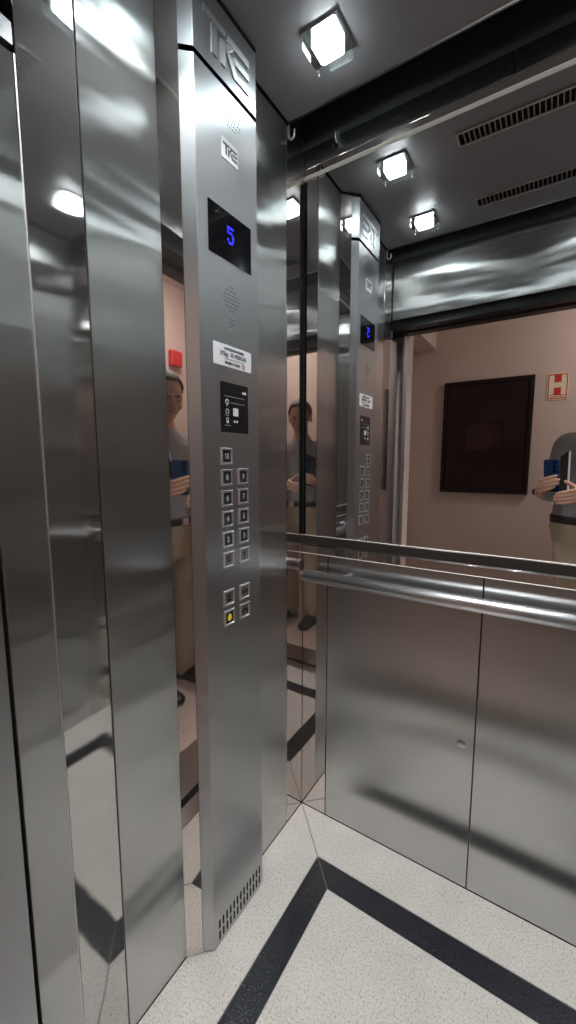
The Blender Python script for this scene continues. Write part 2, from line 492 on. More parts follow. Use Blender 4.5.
# upper channel: chamfer that looks at the floor, then a flat
obj('top_trim', Pm([(0.011, 2.1082), (-0.003, 2.1082), (-0.0108, 2.1135), (-0.0108, 2.1150), (0.011, 2.1150)], 'x', 0.0008, W - 0.0008), 'trim', mi)
obj('top_rail', Pm([(0.011, 2.1158), (-0.001, 2.1158), (-0.001, 2.1410), (-0.003, 2.1418), (-0.003, 2.1435), (0.011, 2.1435)], 'x', 0.0008, W - 0.0008), 'polished2', mi)
# lower channel
obj('bottom_trim', Pm([(0.011, 1.0075), (-0.005, 1.0075), (-0.0065, 1.0055), (-0.0085, 0.9815), (-0.0085, 0.9795), (0.011, 0.9795)], 'x', 0.0008, W - 0.0008), 'dark_trim', mi)
bm = bmesh.new()
for k in range(3):
    z = 0.9786 - k * 0.0021
    loft(bm, [(0.0008, -0.0070, z), (W - 0.0008, -0.0070, z)], [0.0011, 0.0011], 8, cap=False)
obj('ribbed_bead', bm, 'chrome', mi, smooth=True)
bm = bmesh.new()
for z, y in ((1.0082, -0.0048), (0.9462, -0.0045)):
    loft(bm, [(0.0008, y, z), (W - 0.0008, y, z)], [0.0009, 0.0009], 8, cap=False)
obj('edge_bead', bm, 'trim', mi, smooth=True)
obj('bottom_rail', B(0.0008, W - 0.0008, -0.004, 0.011, 0.9465, 0.9735, bev=0.0010), 'polished2', mi)

# ------------------------------------------------------------------ handrail
ry, rz, rr_ = -0.055, 0.8845, 0.0195
hr = thing('handrail', 'round chrome handrail mounted across the back wall under the mirror', 'handrail', (W / 2, ry, rz))
bm = bmesh.new(); loft(bm, [(0.040, ry, rz), (W - 0.040, ry, rz)], [rr_, rr_], 32, cap=False)
obj('rail_tube', bm, 'rail', hr, smooth=False)
for p in hr.children[0].data.polygons:
    p.use_smooth = len(p.vertices) == 4
for x in (0.0385, W - 0.0385):
    bm = bmesh.new(); cyl(bm, (x, ry, rz), 'x', rr_ - 0.001, -0.0015, 0.0015, 32)
    obj('end_cap', bm, 'chrome', hr)
for x in (0.165, W / 2 + 0.22, W - 0.165):
    b = obj('bracket', loft(bmesh.new(), *smooth_path([(x, ry, rz - 0.012), (x, -0.045, rz + 0.0), (x, -0.020, rz + 0.004), (x, -0.002, rz + 0.004)], [0.006] * 4), 12), 'chrome', hr, smooth=True)
    bm = bmesh.new(); cyl(bm, (x, -0.004, rz + 0.004), 'y', 0.016, -0.0005, 0.0038)
    obj('rosette', bm, 'chrome', b)

# ------------------------------------------------------------------ pad hooks
def hook(lab, pts):
    bm = bmesh.new(); loft(bm, *smooth_path(pts, [0.0032] * len(pts)), 10)
    o = obj('pad_hook', bm, 'emboss', smooth=True)
    tag(o, lab, 'hook', 'pad hooks along the top of the walls')
def hook_left(y, lab):
    z = ZP
    hook(lab, [(0.0035, y, z + 0.008), (0.0035, y, z - 0.012), (0.006, y, z - 0.024), (0.014, y, z - 0.028), (0.021, y, z - 0.022), (0.022, y, z - 0.008)])
hook_left(-0.094, 'chrome pad hook atop the left wall near the back corner')
hook_left(-0.738, 'chrome pad hook atop the left wall near the door, seen in the mirror')
hook('chrome pad hook atop the back wall above the mirror', [(0.115, -0.0035, ZP + 0.006), (0.115, -0.0035, ZP - 0.012), (0.115, -0.006, ZP - 0.022), (0.115, -0.013, ZP - 0.025), (0.115, -0.019, ZP - 0.018), (0.115, -0.0195, ZP - 0.006)])

# ------------------------------------------------------------------ car operating panel
FX = 0.052                                   # face of the panel
cp = thing('control_panel', 'tall stainless elevator control column with buttons standing against the left wall', 'control panel', (0.026, -0.415, 0))
A0, A1 = (0.0006, -0.5685), (0.0292, -0.5375)
obj('side_strip', Pm([A0, A1, (0.0292, -0.530), (0.0006, -0.530)], 'z', 0.002, 2.205), 'polished2', cp, label='mirror polished flank of the column')
obj('side_strip', Pm([(0.0006, -0.300), (0.0292, -0.300), (0.0292, -0.2925), (0.0006, -0.2615)], 'z', 0.002, 2.205), 'polished2', cp, label='mirror polished flank of the column')
obj('core', B(0.0006, 0.0280, -0.529, -0.301, 0.004, 2.203), 'black', cp, label='black shadow gap behind the face plate')
plan = [(0.0300, -0.5365), (0.0510, -0.5178), (FX, -0.5160), (FX, -0.3140), (0.0510, -0.3122), (0.0300, -0.2935)]
fp = obj('face_plate', Pm(plan, 'z', 0.004, 2.0555), 'satin', cp)
hp = obj('header_plate', Pm(plan, 'z', 2.0665, 2.203), 'satin', cp, label='upper cover with raised letters')
obj('top_cap', Pm([(0.0006, -0.5685), (0.0525, -0.5165), (0.0525, -0.3135), (0.0006, -0.2615)], 'z', 2.2055, 2.2135), 'black', cp)

def logo(u0, v0, h, depth0, depth1, sx=1.0):
    polys = [[(0, 1), (1.02, 1), (0.92, .80), (0, .80)],
             [(.34, .78), (.56, .78), (.56, 0), (.34, 0)],
             [(.74, .66), (.95, .66), (.95, 0), (.74, 0)],
             [(.97, .52), (1.20, .52), (1.66, 0), (1.36, 0)],
             [(1.08, 1), (2.12, 1), (2.12, .80), (1.00, .80)],
             [(.97, .44), (.97, .64), (1.12, .79), (1.38, .79)],
             [(1.36, .60), (2.12, .60), (2.12, .41), (1.44, .41)],
             [(1.54, .20), (2.12, .20), (2.12, 0), (1.72, 0)]]
    bm = bmesh.new()
    for p in polys:
        prism(bm, [(u0 + u * h * sx, v0 + v * h) for u, v in p], 'x', depth0, depth1)
    return bm
obj('raised_letters', logo(-0.488, 2.093, 0.070, FX - 0.0005, FX + 0.0030, 0.98), 'emboss', hp, label='raised TKE letters')

def holes(yc, zc, r, pitch, hr_, par):
    bm = bmesh.new(); n = int(r / pitch) + 1
    for i in range(-n, n + 1):
        for j in range(-n, n + 1):
            y = yc + i * pitch + (pitch / 2 if j % 2 else 0); z = zc + j * pitch
            if (y - yc) ** 2 + (z - zc) ** 2 <= r * r * 1.001:
                cyl(bm, (FX, y, z), 'x', hr_, -0.001, 0.00025, 8)
    return obj('speaker_holes', bm, 'black', par)
holes(-0.405, 2.012, 0.032, 0.0085, 0.0017, cp)
holes(-0.414, 1.624, 0.026, 0.0085, 0.0017, cp)
holes(-0.413, 1.571, 0.010, 0.0085, 0.0016, cp)

bp_ = obj('brand_plate', B(FX - 0.0005, FX + 0.0012, -0.4385, -0.3850, 1.913, 1.955, bev=0.0004), 'white_plate', cp, label='white plate with black TKE letters')
obj('letters', logo(-0.4345, 1.9228, 0.0225, FX + 0.0010, FX + 0.0016, 0.98), 'ink', bp_)

dp = obj('display', B(FX - 0.002, FX + 0.0014, -0.4855, -0.3395, 1.7035, 1.8075, bev=0.0004), 'gloss_black', cp, label='black floor display')
five = ["11111", "1....", "1111.", "....1", "....1", "1...1", ".111."]
bm = bmesh.new()
for r_, row in enumerate(five):
    for c_, ch in enumerate(row):
        if ch == '1':
            cyl(bm, (FX + 0.0014, -0.4235 + c_ * 0.0044, 1.7760 - r_ * 0.0052), 'x', 0.0022, -0.0002, 0.0004, 10)
obj('lit_digit', bm, 'led_blue', dp, label='blue lit floor digit')

pp = obj('capacity_plate', B(FX - 0.0005, FX + 0.0012, -0.4780, -0.3435, 1.4710, 1.5195, bev=0.0004), 'white_plate', cp, label='white capacity notice with black print')
px_ = FX + 0.0013
obj('lettering', merge(text_bm('CAPACIDADE MÁXIMA', 0.0085, face_x(px_, -0.407, 1.5105), sx=0.82, bold=0.0002),
                       text_bm('375kg   05 PESSOAS', 0.0130, face_x(px_, -0.410, 1.4985), sx=0.86, bold=0.0002),
                       text_bm('PROIBIDO FUMAR', 0.0085, face_x(px_, -0.414, 1.4795), sx=0.78, bold=0.0002),
                       B(FX + 0.001, FX + 0.0016, -0.4430, -0.3700, 1.4883, 1.4889)), 'ink', pp)
bm = bmesh.new()
n = 24
for k in range(n):
    a0, a1 = 2 * PI * k / n, 2 * PI * (k + 1) / n
    c = (-0.3745, 1.4800)
    prism(bm, [(c[0] + r * math.cos(a), c[1] + r * math.sin(a)) for r, a in ((0.0046, a0), (0.0058, a0), (0.0058, a1), (0.0046, a1))], 'x', FX + 0.001, FX + 0.0016)
prism(bm, [(-0.3783, 1.4833), (-0.3775, 1.4841), (-0.3707, 1.4767), (-0.3715, 1.4759)], 'x', FX + 0.001, FX + 0.0016)
obj('no_smoking_ring', bm, 'red_ink', pp, label='red no-smoking ring')

ip = obj('notice_plate', B(FX - 0.0005, FX + 0.0012, -0.4570, -0.3575, 1.3215, 1.4360, bev=0.0004), 'sat_black', cp, label='black notice plate with white pictograms')
fx0, fx1 = FX + 0.0009, FX + 0.0016
def ring(bm, y, z, r0, r1, n=16):
    for k in range(n):
        a0, a1 = 2 * PI * k / n, 2 * PI * (k + 1) / n
        prism(bm, [(y + r * math.cos(a), z + r * math.sin(a)) for r, a in ((r0, a0), (r1, a0), (r1, a1), (r0, a1))], 'x', fx0, fx1)
    bmesh.ops.remove_doubles(bm, verts=bm.verts, dist=1e-6)
def pict(bm): obj('pictogram', bm, 'white_ink', ip)
pict(B(fx0, fx1, -0.3800, -0.3650, 1.4155, 1.4210))
bm = bmesh.new(); ring(bm, -0.4360, 1.3920, 0.0035, 0.0060); prism(bm, [(-0.4400, 1.3885), (-0.4320, 1.3885), (-0.4360, 1.3810)], 'x', fx0, fx1); pict(bm)
bm = bmesh.new(); ring(bm, -0.4350, 1.3700, 0.0045, 0.0058); pict(bm)
bm = bmesh.new(); ring(bm, -0.4350, 1.3515, 0.0030, 0.0044); box(bm, fx0, fx1, -0.4385, -0.4315, 1.3430, 1.3480); pict(bm)
pict(Pm(rrect(-0.4150, -0.3960, 1.3610, 1.3795, 0.0025), 'x', fx0, fx1))
pict(B(fx0, fx1, -0.4130, -0.4075, 1.3455, 1.3505)); pict(B(fx0, fx1, -0.4035, -0.3980, 1.3455, 1.3505))
for (a, b, z) in ((-0.4450, -0.3720, 1.4045), (-0.4230, -0.3700, 1.3905), (-0.4440, -0.4290, 1.3610), (-0.4460, -0.4250, 1.3375)):
    bm = bmesh.new(); y = a
    while y < b:
        w = random.choice((0.0035, 0.0055, 0.0075)); box(bm, fx0, fx1, y, min(y + w, b), z - 0.0008, z + 0.0008); y += w + 0.0014
    obj('print_line', bm, 'grey_ink', ip)

def button(yc, zc, sym, key='key_dark', ink='key_ink', name='button', lab=None):
    h = 0.0200; a = 0.0142
    bm = bmesh.new()
    # square bezel with sloped inner and outer sides
    def sq(r, x): return [bm.verts.new((x, yc + i * r, zc + j * r)) for i, j in ((-1, -1), (1, -1), (1, 1), (-1, 1))]
    rings = [sq(h, FX - 0.001), sq(h, FX + 0.0016), sq(h - 0.0016, FX + 0.0040), sq(a + 0.0012, FX + 0.0040), sq(a, FX + 0.0016), sq(a, FX - 0.001)]
    for r0, r1 in zip(rings, rings[1:]):
        for k in range(4): bm.faces.new((r0[k], r0[(k + 1) % 4], r1[(k + 1) % 4], r1[k]))
    for k in range(4): bm.faces.new((rings[-1][k], rings[-1][(k + 1) % 4], rings[0][(k + 1) % 4], rings[0][k]))
    b = obj(name, bm, 'emboss', cp, label=lab)
    obj('key', B(FX - 0.0008, FX + 0.0022, yc - a + 0.0006, yc + a - 0.0006, zc - a + 0.0006, zc + a - 0.0006, bev=0.0006), key, b)
    if isinstance(sym, str):
        s = text_bm(sym, 0.0190, face_x(FX + 0.0024, yc, zc), sx=0.8 if len(sym) > 1 else 1.0, bold=0.0004)
    else: s = sym
    obj('symbol', s, ink, b)
YL, YR = -0.441, -0.381
for k, (l, r) in enumerate((('10', None), ('8', '9'), ('6', '7'), ('4', '5'), ('2', '3'), ('SS', 'T'))):
    z = 1.265 - 0.0498 * k
    lit = dict(key='key_steel', ink='ink') if k == 5 else {}
    button(YL, z, l, lab='square button marked ' + l, **lit)
    if r: button(YR, z + 0.001, r, lab='square button marked ' + r, **lit)
fx2 = (FX + 0.0020, FX + 0.0027)
zb0, zb1 = 0.9205, 0.8700
bm = bmesh.new(); cyl(bm, (FX, YL, zb0 + 0.0045), 'x', 0.0045, 0.002, 0.0027, 16)
prism(bm, [(YL - 0.0075, zb0 - 0.009), (YL + 0.0075, zb0 - 0.009), (YL + 0.005, zb0 - 0.001), (YL - 0.005, zb0 - 0.001)], 'x', *fx2)
button(YL, zb0, bm, key='key_steel', ink='ink', lab='square button with a black round-headed sign')
bm = bmesh.new()
prism(bm, [(YR - 0.010, zb0 + 0.006), (YR - 0.010, zb0 - 0.006), (YR - 0.002, zb0)], 'x', *fx2)
prism(bm, [(YR + 0.010, zb0 + 0.006), (YR + 0.010, zb0 - 0.006), (YR + 0.002, zb0)], 'x', *fx2)
box(bm, *fx2, YR - 0.0008, YR + 0.0008, zb0 - 0.008, zb0 + 0.008)
button(YR, zb0, bm, key='key_steel', ink='ink', lab='square door-close button')
bm = bmesh.new()
bell = [(-0.0085, -0.004), (-0.0065, -0.001), (-0.0055, 0.005), (-0.0025, 0.0095), (0.0025, 0.0095), (0.0055, 0.005), (0.0065, -0.001), (0.0085, -0.004)]
prism(bm, [(YL + u, zb1 + v) for u, v in bell], 'x', *fx2); cyl(bm, (FX, YL, zb1 - 0.0065), 'x', 0.0026, 0.002, 0.0027, 12)
button(YL, zb1, bm, ink='yellow', lab='square alarm button with a yellow bell')
bm = bmesh.new()
for k in range(8):
    a0, a1 = math.radians(20 + 140 * k / 8), math.radians(20 + 140 * (k + 1) / 8)
    prism(bm, [(YR + r * math.cos(a), zb1 - 0.004 + r * math.sin(a)) for r, a in ((0.006, a0), (0.0105, a0), (0.0105, a1), (0.006, a1))], 'x', *fx2)
box(bm, *fx2, YR - 0.0115, YR - 0.0055, zb1 - 0.0065, zb1 - 0.0005); box(bm, *fx2, YR + 0.0055, YR + 0.0115, zb1 - 0.0065, zb1 - 0.0005)
button(YR, zb1, bm, key='key_steel', ink='ink', lab='square button with a black handset sign')

for k in range(13):
    y = -0.4985 + k * (0.1700 / 12)
    bm = bmesh.new()
    for z0, z1 in ((0.014, 0.040), (0.046, 0.072)):
        prism(bm, rrect(y - 0.0032, y + 0.0032, z0, z1, 0.003, 3), 'x', FX - 0.001, FX + 0.0003)
    obj('vent_slot', bm, 'black', cp)

# ------------------------------------------------------------------ door zone
cd = thing('car_door', 'brushed steel sliding car door pushed open at the far left edge', 'door', (-0.30, -0.868, 0))
obj('door_panel', B(-0.62, -0.0004, -0.9000, -0.8290, 0.012, 1.845, bev=0.0015), 'brushed', cd)
obj('edge_trim', B(-0.004, 0.0006, -0.8306, -0.8286, 0.012, 1.845), 'emboss', cd)
ld_ = thing('landing_door', 'steel landing door edge slid open beyond the car door', 'door', (-0.30, -0.92, 0))
obj('door_panel', B(-0.62, 0.000, -0.9360, -0.9060, 0.012, 1.86, bev=0.0015), 'satin', ld_)
obj('rubber_seal', B(-0.62, -0.001, -0.9415, -0.9365, 0.012, 1.86), 'black', ld_)
tk = thing('door_track', 'black door hanger track above the cabin opening', 'door track', (W / 2, -0.885, 1.9))
obj('track_beam', B(-0.65, W + 0.2, -0.905, -0.8595, 1.893, 1.985, bev=0.002), 'black_metal', tk)
obj('lower_channel', B(-0.65, W + 0.2, -0.935, -0.907, 1.905, 1.96, bev=0.002), 'black_metal', tk)
br = obj('hanger_bracket', Pm([(-0.8300, 1.856), (-0.8300, 1.885), (-0.8580, 1.889), (-0.8580, 1.856)], 'x', -0.12, -0.001), 'emboss', tk)
obj('landing_lintel', B(-0.65, W + 0.3, -0.999, -0.945, 1.893, 2.05, bev=0.002), 'brown_metal', None, kind='structure').name = 'trim_1'
sill = holder('trim_2')
obj('car_sill', B(0.0, W, -0.897, -0.8365, -0.05, -0.001), 'alu', sill)
obj('landing_sill', B(0.0, W, -1.10, -0.925, -0.05, -0.001), 'alu', sill)

# ------------------------------------------------------------------ landing
HX0, HX1, HZ = -0.36, 2.25, 2.62
wf2 = holder('wall_landing')
obj('left_pier', B(HX0 - 0.2, 0.030, -1.10, -1.0, 0, HZ), 'pink', wf2)
obj('right_pier', B(DX1 + 0.02, HX1, -1.10, -1.0, 0, HZ), 'pink', wf2)
obj('over_door', B(0.0305, DX1 + 0.0195, -1.10, -1.0, 1.96, HZ), 'pink', wf2)
obj('door_jamb', B(0.0245, 0.033, -0.999, -0.945, 0, 1.89), 'satin', wf2)
obj('door_jamb', B(DX1 + 0.009, DX1 + 0.0175, -1.104, -0.96, 0, 1.958), 'satin', wf2)
obj('floor_landing', B(HX0 - 0.2, HX1, HY - 0.02, -1.1005, -0.05, 0.0), 'hall_floor', None, kind='structure')
obj('wall_far', B(HX0 - 0.2, HX1 + 0.2, HY - 0.12, HY, -0.05, HZ), 'pink', None, kind='structure')
obj('wall_landing_left', B(HX0 - 0.12, HX0, HY, -1.10, 0, HZ), 'pink', None, kind='structure')
obj('wall_landing_right', B(HX1, HX1 + 0.12, HY, -1.0, 0, HZ), 'pink', None, kind='structure')
obj('ceiling_landing', B(HX0 - 0.2, HX1 + 0.2, HY - 0.1, -1.0, HZ, HZ + 0.08), 'hall_white', None, kind='structure')
obj('beam', B(HX0, -0.142, HY, -1.101, 2.146, HZ), 'pink', None, kind='structure')
# shaft enclosure around the door gear
sh = holder('wall_shaft')
obj('left_side', B(-0.68, -0.66, -1.0, 0.05, -0.05, 2.45), 'dark_back', sh)
obj('right_side', B(W + 0.36, W + 0.38, -1.0, 0.05, -0.05, 2.45), 'dark_back', sh)
obj('shaft_top', B(-0.68, W + 0.38, -1.0, -0.859, 2.43, 2.46), 'dark_back', sh)

hl = thing('landing_lamp', 'round ceiling lamp over the landing', 'light', (1.45, -1.72, HZ))
bm = bmesh.new(); cyl(bm, (1.45, -1.72, HZ), 'z', 0.17, -0.02, 0.0, 40); obj('rim', bm, 'chrome', hl)
bm = bmesh.new(); loft(bm, [(1.45, -1.72, HZ - 0.02), (1.45, -1.72, HZ - 0.04), (1.45, -1.72, HZ - 0.055)], [0.155, 0.14, 0.08], 40, cap=False)
obj('diffuser', bm, 'hall_lamp', hl)

# hose cabinet on the far wall
HX = (-0.062, 0.553); HZZ = (1.017, 1.872)
hc = thing('hose_cabinet', 'dark brown lacquered cabinet with a small rounded window on the pink wall', 'cabinet', (0.245, HY, 1.017))
bm = bmesh.new()
fr = 0.028
for a in ((HX[0], HX[1], HZZ[0], HZZ[0] + fr), (HX[0], HX[1], HZZ[1] - fr, HZZ[1]), (HX[0], HX[0] + fr, HZZ[0] + fr, HZZ[1] - fr), (HX[1] - fr, HX[1], HZZ[0] + fr, HZZ[1] - fr)):
    box(bm, a[0], a[1], HY + 0.0005, HY + 0.030, a[2], a[3], 0.003)
obj('frame', bm, 'wood_dark', hc)
dr = obj('door', B(HX[0] + fr + 0.002, HX[1] - fr - 0.002, HY + 0.0005, HY + 0.018, HZZ[0] + fr + 0.002, HZZ[1] - fr - 0.002, bev=0.002), 'wood', hc)
wx0, wx1, wz0, wz1 = 0.10, 0.375, 1.335, 1.560
outer = rrect(wx0, wx1, wz0, wz1, 0.03); inner = rrect(wx0 + 0.016, wx1 - 0.016, wz0 + 0.016, wz1 - 0.016, 0.02)
bm = bmesh.new(); nn = len(outer)
for k in range(nn):
    j = (k + 1) % nn
    prism(bm, [outer[k], outer[j], inner[j], inner[k]], 'y', HY + 0.0175, HY + 0.026)
obj('window_rim', bm, 'wood_dark', dr)
obj('pane', Pm(inner, 'y', HY + 0.0175, HY + 0.020), 'cabinet_glass', dr)
bm = bmesh.new(); loft(bm, *smooth_path([(0.325, HY + 0.019, 1.365), (0.325, HY + 0.034, 1.37), (0.325, HY + 0.034, 1.40), (0.325, HY + 0.019, 1.405)], [0.004] * 4), 10)
obj('handle', bm, 'wood_dark', dr, smooth=True)

# hydrant sign
sx0, sx1, sz0, sz1 = 0.625, 0.752, 1.688, 1.868
hs = obj('hydrant_sign', B(sx0, sx1, HY + 0.0005, HY + 0.004, sz0, sz1, bev=0.0006), 'lumin')
tag(hs, 'cream sign with a red-bordered letter H on the pink wall beside the cabinet', 'sign')
y0, y1 = HY + 0.0035, HY + 0.0046
bm = bmesh.new(); b = 0.007; e = 0.006
box(bm, sx0 + e, sx1 - e, y0, y1, sz1 - e - b, sz1 - e); box(bm, sx0 + e, sx1 - e, y0, y1, sz0 + e, sz0 + e + b)
box(bm, sx0 + e, sx0 + e + b, y0, y1, sz0 + e + b, sz1 - e - b); box(bm, sx1 - e - b, sx1 - e, y0, y1, sz0 + e + b, sz1 - e - b)
box(bm, sx0 + e + b, sx1 - e - b, y0, y1, sz0 + 0.030, sz0 + 0.034)
obj('border', bm, 'red_ink', hs)
mx_ = (sx0 + sx1) / 2
for za, zb in ((sz1 - 0.062, sz1 - 0.012), (sz0 + 0.032, sz0 + 0.082)):
    obj('red_block', B(mx_ - 0.021, mx_ + 0.021, y0, y1, za, zb), 'red_ink', hs, label='red block that leaves a cream letter H')
bm = bmesh.new()
xx = sx0 + 0.022
while xx < sx1 - 0.022:
    w = random.choice((0.006, 0.010)); box(bm, xx, min(xx + w, sx1 - 0.02), y0, y1, sz0 + 0.018, sz0 + 0.024); xx += w + 0.003
obj('caption', bm, 'red_ink', hs)
# red alarm box further right on the landing
al = thing('alarm_box', 'small red fire alarm box on the pink landing wall', 'alarm', (1.84, HY, 2.06))
obj('housing', B(1.78, 1.90, HY, HY + 0.045, 2.00, 2.12, bev=0.012, seg=3), 'red_ink', al)
bm = bmesh.new(); cyl(bm, (1.84, HY + 0.045, 2.06), 'y', 0.03, -0.001, 0.004, 24); obj('press_disc', bm, 'red_ink', al)

# ------------------------------------------------------------------ person with phone
CAM = Vector((0.7022, -1.1737, 1.25)); YAW, PIT = 0.5762, 0.1204
fwd = Vector((-math.sin(YAW) * math.cos(PIT), math.cos(YAW) * math.cos(PIT), -math.sin(PIT)))
rgt = Vector((math.cos(YAW), math.sin(YAW), 0)); upv = rgt.cross(fwd)
PH = CAM.copy()
def ph(r, d, u):             # a point in the held phone's own axes
    return PH + rgt * r + fwd * d + upv * u

def remeshed(name, bm, mat, parent, voxel, smooth_it=6, smooth=True, label=None):
    me = bpy.data.meshes.new('tmp'); bmesh.ops.recalc_face_normals(bm, faces=bm.faces); bm.to_mesh(me); bm.free()
    o = bpy.data.objects.new('tmp', me); COL.objects.link(o)
    m = o.modifiers.new('r', 'REMESH'); m.mode = 'VOXEL'; m.voxel_size = voxel
    if smooth_it:
        s = o.modifiers.new('s', 'SMOOTH'); s.iterations = smooth_it; s.factor = 0.5
    dg = bpy.context.evaluated_depsgraph_get()
    me2 = bpy.data.meshes.new_from_object(o.evaluated_get(dg))
    bpy.data.objects.remove(o); bpy.data.meshes.remove(me)
    b2 = bmesh.new(); b2.from_mesh(me2); bpy.data.meshes.remove(me2)
    return obj(name, b2, mat, parent, smooth=smooth, label=label)

def ell(bm, c, r, rot=None, u=20, v=14):
    k = bmesh.new(); bmesh.ops.create_uvsphere(k, u_segments=u, v_segments=v, radius=1.0)
    bmesh.ops.scale(k, vec=r, verts=k.verts)
    if rot is not None: k.transform(rot.to_4x4())
    bmesh.ops.translate(k, vec=c, verts=k.verts)
    me = bpy.data.meshes.new('e'); k.to_mesh(me); k.free(); bm.from_mesh(me); bpy.data.meshes.remove(me)

PX, PY = 0.925, -1.52
pe = thing('person', 'person in pale grey shirt and beige trousers holding up a phone on the landing', 'person', (PX, PY, 0))
HC = Vector((0.895, -1.455, 1.578))                       # head centre
HR = Matrix.Rotation(math.radians(24), 3, 'Z') @ Matrix.Rotation(math.radians(-16), 3, 'X')
def hd(x, y, z): return HC + HR @ Vector((x, y, z))

def torso(bm, grow=0.0, z0=0.86, z1=1.46):
    rows = [(0.74, .135, .085), (0.79, .172, .110), (0.84, .188, .120), (0.90, .200, .130), (0.96, .196, .132), (1.04, .186, .130), (1.14, .174, .125),
            (1.22, .175, .122), (1.29, .178, .118), (1.345, .165, .105), (1.385, .125, .085), (1.42, .075, .065), (1.455, .058, .058)]
    rows = [r for r in rows if z0 <= r[0] <= z1]
    loft(bm, [(PX - 0.01, PY + 0.012 * max(0, z - 1.2) / 0.2, z) for z, _, _ in rows], [(a + grow, b + grow) for _, a, b in rows], 28, ref=(1, 0, 0), cap=False)

SHL, SHR = Vector((0.756, -1.515, 1.336)), Vector((1.084, -1.515, 1.336))
ELL, ELR = Vector((0.700, -1.455, 1.095)), Vector((1.140, -1.430, 1.115))
WRL = ph(-0.104, -0.050, -0.152); WRR = ph(0.150, -0.080, -0.180)
def arm(bm, sh, el, wr, grow=0.0, to_wrist=1.0):
    w = el.lerp(wr, to_wrist)
    pts = [sh + Vector((0.03 * (1 if sh.x < PX else -1), 0, 0.012)), sh, sh.lerp(el, .35), sh.lerp(el, .8), el, el.lerp(w, .25), el.lerp(w, .7), w]
    rad = [.055, .056, .050, .044, .043, .043, .034, .026]
    loft(bm, *smooth_path(pts, [r + grow for r in rad], 4), seg=16)
HIPL, HIPR = Vector((PX - 0.10, PY, 0.88)), Vector((PX + 0.085, PY, 0.88))
KNL, KNR = Vector((PX - 0.10, PY + 0.025, 0.49)), Vector((PX + 0.10, PY + 0.025, 0.49))
ANL, ANR = Vector((PX - 0.11, PY - 0.015, 0.085)), Vector((PX + 0.115, PY - 0.015, 0.085))
def leg(bm, h, k, a, grow=0.0, loose=0.0):
    pts = [h, h.lerp(k, .3), h.lerp(k, .75), k, k.lerp(a, .3), k.lerp(a, .75), a]
    rad = [.088, .086, .066, .058, .058, .044 + loose, .040 + loose]
    loft(bm, *smooth_path(pts, [r + grow for r in rad], 4), seg=18)

body = bmesh.new()
torso(body, 0.0, 0.78, 1.47)
loft(body, [(PX - 0.012, PY + 0.012, 1.40), hd(0, -0.025, -0.075)], [.058, .052], 18)      # neck
# head: skull, face, jaw, nose, brow, ears
ell(body, hd(0, -0.012, 0.028), (.076, .096, .088), HR)
ell(body, hd(0, 0.022, -0.030), (.062, .068, .078), HR)
ell(body, hd(0, 0.048, -0.080), (.036, .036, .026), HR)
ell(body, hd(0, 0.070, 0.022), (.052, .020, .012), HR)
loft(body, [hd(0, 0.082, 0.015), hd(0, 0.098, -0.010), hd(0, 0.108, -0.028)], [.009, .011, .014], 12)
for s in (-1, 1):
    ell(body, hd(s * 0.012, 0.097, -0.030), (.009, .010, .008), HR)
    ell(body, hd(s * 0.040, 0.058, -0.028), (.024, .024, .022), HR)
    ell(body, hd(s * 0.079, -0.012, -0.008), (.010, .020, .032), HR)
arm(body, SHL, ELL, WRL); arm(body, SHR, ELR, WRR)
leg(body, HIPL, KNL, ANL); leg(body, HIPR, KNR, ANR)
for a in (ANL, ANR):
    loft(body, [a + Vector((0, -0.05, -0.035)), a + Vector((0, 0.06, -0.045)), a + Vector((0, 0.15, -0.055))], [.034, .036, .026], 14)
# left hand: palm behind the phone edge, four fingers across its back, thumb on the screen side
def hand(bm, wr, knuck, fingers, thumb):
    c = sum(knuck, Vector()) / 4
    for k in knuck:
        loft(bm, [wr.lerp(k, .05), wr.lerp(k, .5), k], [.020, .0145, .0112], 12)
    loft(bm, [wr, wr.lerp(c, .6), wr.lerp(c, .95)], [.025, .024, .018], 14)
    for f, rr in zip(fingers, (.0088, .0092, .0088, .0078)):
        loft(bm, *smooth_path(f, [rr * 1.12, rr * 1.06, rr, rr * .84], 4), seg=12)
    loft(bm, *smooth_path(thumb, [.0145, .0125, .0105, .0088], 4), seg=12)
kl = [ph(-0.066, 0.000, u) for u in (-0.088, -0.107, -0.126, -0.143)]
fl_ = [[kl[i], ph(-0.043, 0.0125, -0.079 - 0.0188 * i), ph(-0.010, 0.0135, -0.069 - 0.0188 * i), ph(e, 0.0100, -0.060 - 0.0188 * i)] for i, e in enumerate((0.018, 0.030, 0.025, 0.008))]
tl = [WRL.lerp(ph(-0.066, -0.025, -0.112), .45), ph(-0.066, -0.026, -0.112), ph(-0.050, -0.0225, -0.082), ph(-0.034, -0.0205, -0.058)]
hand(body, WRL, kl, fl_, tl)
kr = [ph(0.092, -0.030, u) for u in (-0.128, -0.147, -0.165, -0.181)]
fr_ = [[kr[i], ph(0.072, 0.000, -0.134 - 0.0175 * i), ph(0.044, 0.012, -0.140 - 0.0172 * i), ph(e, 0.010, -0.146 - 0.0165 * i)] for i, e in enumerate((0.020, 0.010, 0.008, 0.018))]
tr = [WRR.lerp(ph(0.092, -0.046, -0.135), .5), ph(0.088, -0.046, -0.132), ph(0.062, -0.036, -0.110), ph(0.040, -0.024, -0.092)]
hand(body, WRR, kr, fr_, tr)
remeshed('body', body, 'skin', pe, 0.0042, 3)

